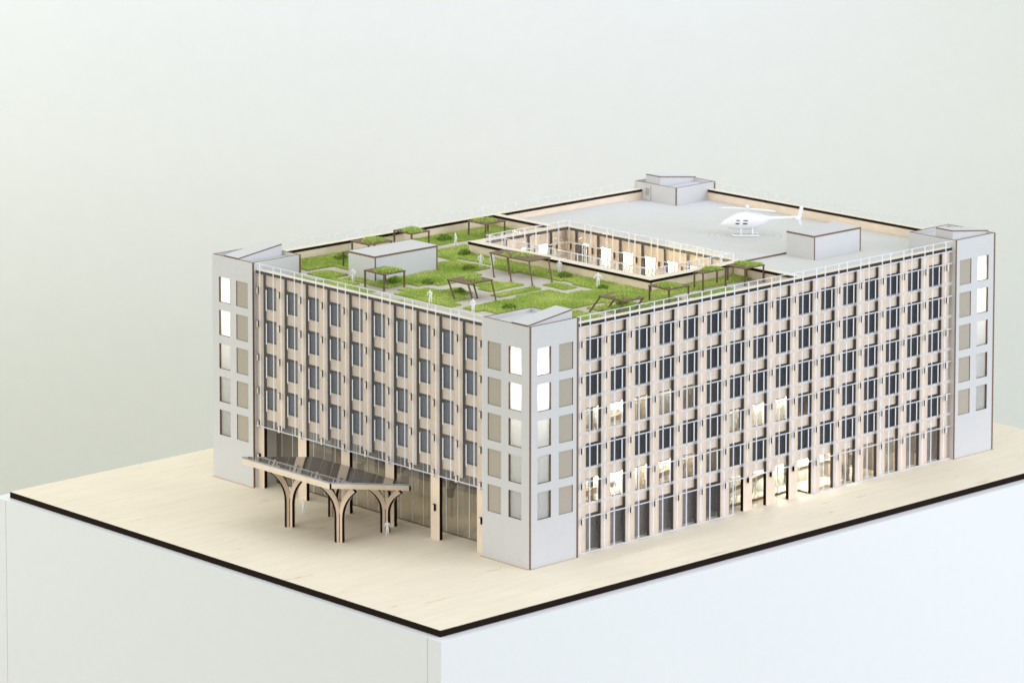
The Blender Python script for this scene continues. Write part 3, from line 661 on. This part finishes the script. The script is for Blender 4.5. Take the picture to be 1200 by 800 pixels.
# ------------------------------------------------------------------ white figurines
def figurine(x, y, z, heading, pose, label, h=1.72):
    """One continuous body grown from a posed skeleton."""
    st, lean, ra, la = pose
    J = {'pelvis': (0, 0, .52), 'belly': (0, lean * .3, .62), 'chest': (0, lean * .7, .75), 'neck': (0, lean * .95, .845), 'head': (0, lean * 1.05, .89), 'crown': (0, lean * 1.1, .965)}
    R = {'pelvis': .075, 'belly': .07, 'chest': .085, 'neck': .035, 'head': .055, 'crown': .045}
    Eg = [('pelvis', 'belly'), ('belly', 'chest'), ('chest', 'neck'), ('neck', 'head'), ('head', 'crown')]
    for sd, ph, arm in ((1, st, ra), (-1, -st, la)):
        s = 'r' if sd > 0 else 'l'
        J['hip' + s] = (.055 * sd, 0, .48); J['knee' + s] = (.06 * sd, ph * .5 + .02, .27); J['ankle' + s] = (.06 * sd, ph - (.03 if ph < 0 else 0), .045); J['toe' + s] = (.065 * sd, ph + .09, .02)
        J['sh' + s] = (.12 * sd, lean * .75, .80); J['el' + s] = (arm[0] * sd, lean * .7 + arm[1], arm[2]); J['hand' + s] = (arm[3] * sd, lean * .7 + arm[4], arm[5])
        for k, r in (('hip', .062), ('knee', .045), ('ankle', .03), ('toe', .026), ('sh', .045), ('el', .034), ('hand', .026)): R[k + s] = r
        Eg += [('pelvis', 'hip' + s), ('hip' + s, 'knee' + s), ('knee' + s, 'ankle' + s), ('ankle' + s, 'toe' + s), ('chest', 'sh' + s), ('sh' + s, 'el' + s), ('el' + s, 'hand' + s)]
    ks = list(J); me = bpy.data.meshes.new('figurine')
    me.from_pydata([J[k] for k in ks], [(ks.index(a), ks.index(c)) for a, c in Eg], [])
    o = bpy.data.objects.new('figurine', me); col.objects.link(o)
    md = o.modifiers.new('skin', 'SKIN'); sv = me.skin_vertices[0].data
    for i, k in enumerate(ks): sv[i].radius = (R[k], R[k] * (.8 if k in ('pelvis', 'belly', 'chest') else 1)); sv[i].use_root = (k == 'pelvis')
    o.modifiers.new('sub', 'SUBSURF').levels = 1
    dg = bpy.context.evaluated_depsgraph_get(); ev = bpy.data.meshes.new_from_object(o.evaluated_get(dg))
    o.modifiers.clear(); o.data = ev; bpy.data.meshes.remove(me)
    ev.materials.clear(); ev.materials.append(M['fig'])
    ev.transform(Matrix.Rotation(heading, 4, 'Z') @ Matrix.Scale(h * S, 4))
    ev.polygons.foreach_set('use_smooth', [True] * len(ev.polygons))
    o.location = (x * S, y * S, z * S); W[o.name] = (x, y, z)
    tag(o, label, 'figurine', 'white scale figurines'); return o
rest_arm = (.155, 0, .64, .16, .05, .49); hip_arm = (.22, -.02, .66, .11, .05, .56); fwd_arm = (.14, .06, .66, .10, .17, .62); out_arm = (.21, 0, .66, .27, .02, .53); swing = (.15, -.07, .65, .15, -.10, .5)
GZ = DECK + .012; q_ = -.83
figurine(8.85, 39.43, GZ, 2.4, (.13, .10, swing, fwd_arm), 'white figurine striding forward beside the left end of the garden hut')
figurine(7.43, 24.3, GZ, 2.0, (.06, .05, hip_arm, fwd_arm), 'white figurine with bent arms standing at the parapet of the short front')
figurine(7.73, 17.41, GZ, 2.3, (.03, .02, rest_arm, fwd_arm), 'white figurine under the leaning pergola, nearest to the front tower')
figurine(32.4, 47.3, GZ, 1.0, (.10, .02, rest_arm, swing), 'white figurine walking on the rear path right of the garden hut', 1.66)
figurine(25.48, 35.27, GZ, 2.2, (.04, .0, hip_arm, hip_arm), 'white figurine with hands on hips left of the longest pergola', 1.75)
figurine(26.49, 34.33, GZ, 2.6, (.02, .0, rest_arm, rest_arm), 'white figurine half hidden by the left leg of the longest pergola')
figurine(29.6, 26.0, DECK + .1, 2.3, (.0, .02, rest_arm, rest_arm), 'white figurine standing on grass against the courtyard rim')
figurine(27.6, 17.4, DECK + .1, -.8, (.05, .0, out_arm, out_arm), 'white figurine with arms held out on the lawn before the courtyard', 1.85)
figurine(-.6, 40.0, .003, 2.2, (.04, .02, rest_arm, rest_arm), 'white figurine behind the left front column of the canopy', 1.7)
figurine(-2.97, 34.69, .003, 2.0, (.03, .03, rest_arm, fwd_arm), 'white figurine on the board between canopy column and lobby pier', 1.75)
figurine(-2.12, 21.02, .003, 2.2, (.08, .06, fwd_arm, swing), 'white figurine stepping out beside the right column of the canopy', 1.8)

# ------------------------------------------------------------------ entrance canopy
cn = thing('entrance_canopy', (-4.2, 27.1, 0), 'tilted wooden canopy with smoked glass top on four branching columns before the lobby', 'canopy')
COR = [(-11.5, 20.1), (.1, 19.5), (.1, 36.3), (-11.5, 35.4)]
zt = lambda x, y: 5.8 + (.1 - x) / 11.6 * 2.2
b = MB(); b.prism(COR, lambda x, y: zt(x, y) - .18, lambda x, y: zt(x, y), 'roof_gloss', 'acr_edge'); b.build('roof_sheet', cn)
def fascia(p, q, k=.3, hgt=.74):
    b = MB(); d = Vector((q[0] - p[0], q[1] - p[1], 0)).normalized(); n = Vector((-d.y, d.x, 0)) * k
    P = [p, q, (q[0] + n.x, q[1] + n.y), (p[0] + n.x, p[1] + n.y)]
    i = len(b.v); b.v += [(x, y, zt(x, y) - hgt) for x, y in P] + [(x, y, zt(x, y) - .185) for x, y in P]
    for f, m in (((0, 1, 5, 4), 'wood_h'), ((2, 3, 7, 6), 'wood_h'), ((1, 2, 6, 5), 'burnt'), ((3, 0, 4, 7), 'burnt'), ((0, 3, 2, 1), 'burnt'), ((4, 5, 6, 7), 'burnt')):
        b.f.append(tuple(i + a for a in f)); b.m.append(b.mi(m))
    b.build('fascia', cn)
fascia((-11.5, 35.4), (-11.5, 20.1), hgt=.84); fascia((-11.2, 20.1), (.1, 19.5)); fascia((.1, 19.5), (.1, 36.3)); fascia((.1, 36.3), (-11.2, 35.4))
b = MB()
for f in (.3, .62): b.bar((-11.5 + 11.6 * f, 20, zt(-11.5 + 11.6 * f, 0) - .42), (-11.5 + 11.6 * f, 35.9, zt(-11.5 + 11.6 * f, 0) - .42), .25, 'wood_h', .45)
b.build('roof_beam', cn)
def column(x, y):
    top = zt(x, y) - .7
    stem = MB(); stem.box(x - .235, x + .235, y - .235, y + .235, 0, top * .5, 'burnt'); cl = stem.build('column', cn)
    for dx, dy in ((-1, 0), (1, 0), (0, -1), (0, 1)):
        b = MB(); n = 12; pin, pout = [], []
        zt_l = min(zt(x + dx * 2.6, y) - .7, top + .6)
        for i in range(n + 1):
            t = i / n
            z = t * zt_l; u = max(0, (t - .42) / .58); off = 2.55 * (1 - math.sqrt(max(0, 1 - (u * .98) ** 2))) if u < 1 else 2.55
            off = 2.1 * (u ** 2.2)
            w = .62 + .1 * u
            pin.append((off + .075, z)); pout.append((off + w, z - .35 * u))
        hw = .19
        def pt(o, z, s): return (x + dx * o + dy * s, y + dy * o + dx * s, z)
        for i in range(n):
            for s in (-hw, hw): b.poly([pt(*pin[i], s), pt(*pout[i], s), pt(*pout[i + 1], s), pt(*pin[i + 1], s)], 'wood')
            b.poly([pt(*pout[i], -hw), pt(*pout[i], hw), pt(*pout[i + 1], hw), pt(*pout[i + 1], -hw)], 'burnt')
            b.poly([pt(*pin[i], -hw), pt(*pin[i], hw), pt(*pin[i + 1], hw), pt(*pin[i + 1], -hw)], 'burnt')
        b.poly([pt(*pin[n], -hw), pt(*pin[n], hw), pt(*pout[n], hw), pt(*pout[n], -hw)], 'burnt')
        b.build('branch', cl)
for x, y in ((-7.7, 31.5), (-7.7, 22.8), (-1.2, 22.4), (-1.2, 31.5)): column(x, y)

# ------------------------------------------------------------------ helicopter
HZ = DECK + .226
he = thing('helicopter', (HC[0], HC[1], HZ), 'white plastic toy-sized helicopter standing on engraved rings of the roof deck', 'helicopter')
ax = Vector((.735, -.678, 0)); sdv = Vector((.678, .735, 0))
def hp(u, h, v=0): p = Vector((HC[0], HC[1], HZ)) + ax * u + sdv * v; return (p.x, p.y, p.z + h)
b = MB()
prof = [(-3.0, 1.40, 1.48, .06), (-2.85, 1.22, 1.66, .24), (-2.5, 1.05, 1.93, .48), (-1.97, .9, 2.22, .72), (-1.3, .78, 2.62, .9), (-.73, .72, 2.86, .98), (.27, .74, 3.03, 1.0), (1.26, .88, 2.97, .9), (2.0, 1.2, 2.78, .68), (2.5, 1.55, 2.6, .46), (3.0, 1.85, 2.45, .3), (3.6, 1.95, 2.42, .24), (5.0, 2.06, 2.44, .19), (6.3, 2.14, 2.48, .15)]
b.tube([hp(u, (lo + hi) / 2) for u, lo, hi, w in prof], [(w, (hi - lo) / 2) for u, lo, hi, w in prof], 'plastic', 20); body = b.build('body', he, smooth=True)
def slab_uv(pts, v0, v1, k, name, par):
    b = MB(); n = len(pts); i = 0
    b.v += [hp(u, h, v0) for u, h in pts] + [hp(u, h, v1) for u, h in pts]
    b.f += [tuple(range(n)), tuple(range(2 * n - 1, n - 1, -1))] + [(a, (a + 1) % n, n + (a + 1) % n, n + a) for a in range(n)]
    b.m += [b.mi(k)] * (n + 2); return b.build(name, par)
slab_uv([(6.1, 2.3), (6.55, 2.5), (6.85, 3.72), (7.2, 3.78), (7.25, 3.5), (6.95, 2.1), (7.1, 1.35), (6.85, 1.3), (6.5, 2.1)], -.07, .07, 'plastic', 'tail_fin', he)
b = MB(); b.v += [hp(6.2, 2.2, -.9), hp(6.75, 2.15, -1.0), hp(6.75, 2.15, 1.0), hp(6.2, 2.2, .9), hp(6.2, 2.3, -.9), hp(6.75, 2.25, -1.0), hp(6.75, 2.25, 1.0), hp(6.2, 2.3, .9)]
for f in ((0, 3, 2, 1), (4, 5, 6, 7), (0, 1, 5, 4), (1, 2, 6, 5), (2, 3, 7, 6), (3, 0, 4, 7)): b.f.append(f); b.m.append(b.mi('plastic'))
b.build('stabiliser', he)
b = MB(); b.tube([hp(.27, 2.95), hp(.27, 3.5)], [.16, .12], 'plastic', 10); b.tube([hp(.27, 3.36), hp(.27, 3.5), hp(.27, 3.68), hp(.27, 3.84), hp(.27, 3.9)], [.08, .2, .24, .16, .03], 'plastic', 12); rot = b.build('rotor_mast', he, smooth=True)
for sg in (1, -1):
    b = MB(); pts = []
    for i in range(7):
        r = .1 + 3.5 * i / 6; pts.append((.27 + sg * r * .94, 3.38 - .12 * (i / 6) ** 2, -sg * r * .34))
    b.tube([hp(u, h, v) for u, h, v in pts], [(.26, .11)] * 6 + [(.17, .09)], 'plastic', 8); b.build('rotor_blade', he, smooth=True)
for sd in (-1, 1):
    b = MB(); b.tube([hp(-1.65, .32, sd * .85), hp(-1.45, .16, sd * .85), hp(-1.1, .13, sd * .85), hp(1.5, .13, sd * .85), hp(1.75, .13, sd * .85)], [.08, .13, .13, .13, .1], 'plastic', 10)
    for u in (-.54, .89): b.tube([hp(u, .14, sd * .85), hp(u, 1.15, sd * .45)], .12, 'plastic', 8)
    b.build('skid', he, smooth=True)
def side_w(u, h):                                   # how far the hull bulges at this station and height
    for (a, lo, hi, w), (c, lo2, hi2, w2) in zip(prof, prof[1:]):
        if a <= u <= c:
            t = (u - a) / (c - a); l, t_, ww = lo + (lo2 - lo) * t, hi + (hi2 - hi) * t, w + (w2 - w) * t
            return ww * math.sqrt(max(.01, 1 - ((h - (l + t_) / 2) / ((t_ - l) / 2)) ** 2))
for u0, u1, h0, h1 in ((-1.15, -.75, 2.0, 2.12), (-.3, .28, 2.0, 2.12), (-1.25, -.8, 1.58, 1.76), (-.35, .2, 1.58, 1.76)):
    for sd in (-1, 1):
        b = MB(); P = [(u0, h0), (u1, h0), (u1 + .06, h1), (u0 + .06, h1)]
        b.v += [hp(u, h, sd * (side_w(u, h) + e)) for e in (-.03, .02) for u, h in P]
        for f in ((0, 1, 2, 3), (4, 5, 6, 7), (0, 1, 5, 4), (1, 2, 6, 5), (2, 3, 7, 6), (3, 0, 4, 7)): b.f.append(f); b.m.append(b.mi('dark'))
        b.build('cabin_window', body)

# ------------------------------------------------------------------ window and ceiling light of the room, with added fill lights
def area(name, loc, target, size, power, color, size_y=None):
    l = bpy.data.lights.new(name, 'AREA'); l.energy = power; l.color = color; l.size = size
    if size_y: l.shape = 'RECTANGLE'; l.size_y = size_y
    o = bpy.data.objects.new(name, l); col.objects.link(o); o.location = loc
    o.rotation_euler = (Vector(target) - Vector(loc)).to_track_quat('-Z', 'Y').to_euler(); return o
area('window_light', (1.9, -3.2, 1.15), (.4, .2, 0), 1.8, 74, (.78, .83, 1.0))
rl = (wc - rd * 185 - fd * 38) * S; rt = (wc - rd * 85) * S
area('room_light', (rl.x, rl.y, .75), (rt.x, rt.y, -.05), 1.2, 6.8, (1.0, 1.0, .80))  # added light out of frame, brightens the wall's left side
area('fill_light', (-3.2, .6, 1.1), (.3, .3, 0), 1.8, 24, (1.0, .95, .87))
area('ceiling_light', (.2, 0.0, 2.6), (.4, .3, 0), 2.0, 9, (1.0, .97, .93))
wl = (wc - fd * 20 - rd * 125) * S; wdir = Vector((fd.x * .12, fd.y * .12, -.5)).normalized()
o = area('wall_washer', (wl.x, wl.y, 1.0), (0, 0, 0), 3.2, 3.6, (.46, .48, 1.0), .12); o.data.spread = math.radians(80)  # added bluish light, grades the wall from its top down
o.rotation_euler = Matrix((tuple(rd), tuple((-wdir).cross(rd)), tuple(-wdir))).transposed().to_euler()
w = bpy.data.worlds.new('World'); scn.world = w; w.use_nodes = True
w.node_tree.nodes['Background'].inputs['Color'].default_value = (.90, .95, 1.0, 1)
w.node_tree.nodes['Background'].inputs['Strength'].default_value = 0.72

# ------------------------------------------------------------------ camera
yaw, pitch, roll = 0.8276733350521565, -0.1042576168297379, -0.0002892112456805875
f = Vector((math.cos(yaw) * math.cos(pitch), math.sin(yaw) * math.cos(pitch), math.sin(pitch)))
r = f.cross(Vector((0, 0, 1))).normalized(); u = r.cross(f)
r, u = r * math.cos(roll) + u * math.sin(roll), -r * math.sin(roll) + u * math.cos(roll)
cam = bpy.data.cameras.new('Camera'); co = bpy.data.objects.new('Camera', cam); col.objects.link(co)
m = Matrix((( r.x, u.x, -f.x), (r.y, u.y, -f.y), (r.z, u.z, -f.z))).to_4x4()
m.translation = Vector((-288.287461214783, -303.3247707983033, 119.59928214516853)) * S
co.matrix_world = m
cam.sensor_width = 36; cam.lens = 36 * 4584.966597994355 / 1200
cam.shift_x = 55.771 / 1200; cam.shift_y = -539.128 / 1200
cam.clip_start = .05; cam.clip_end = 60
cam.dof.use_dof = True; cam.dof.focus_distance = 4.5; cam.dof.aperture_fstop = 14
scn.camera = co

scn.view_settings.view_transform = 'Standard'; scn.view_settings.look = 'None'
scn.view_settings.exposure = 0.2; scn.view_settings.gamma = 1
scn.cycles.use_denoising = True
scn.cycles.max_bounces = 10; scn.cycles.transparent_max_bounces = 24; scn.cycles.diffuse_bounces = 5; scn.cycles.glossy_bounces = 4
scn.cycles.sample_clamp_indirect = 4
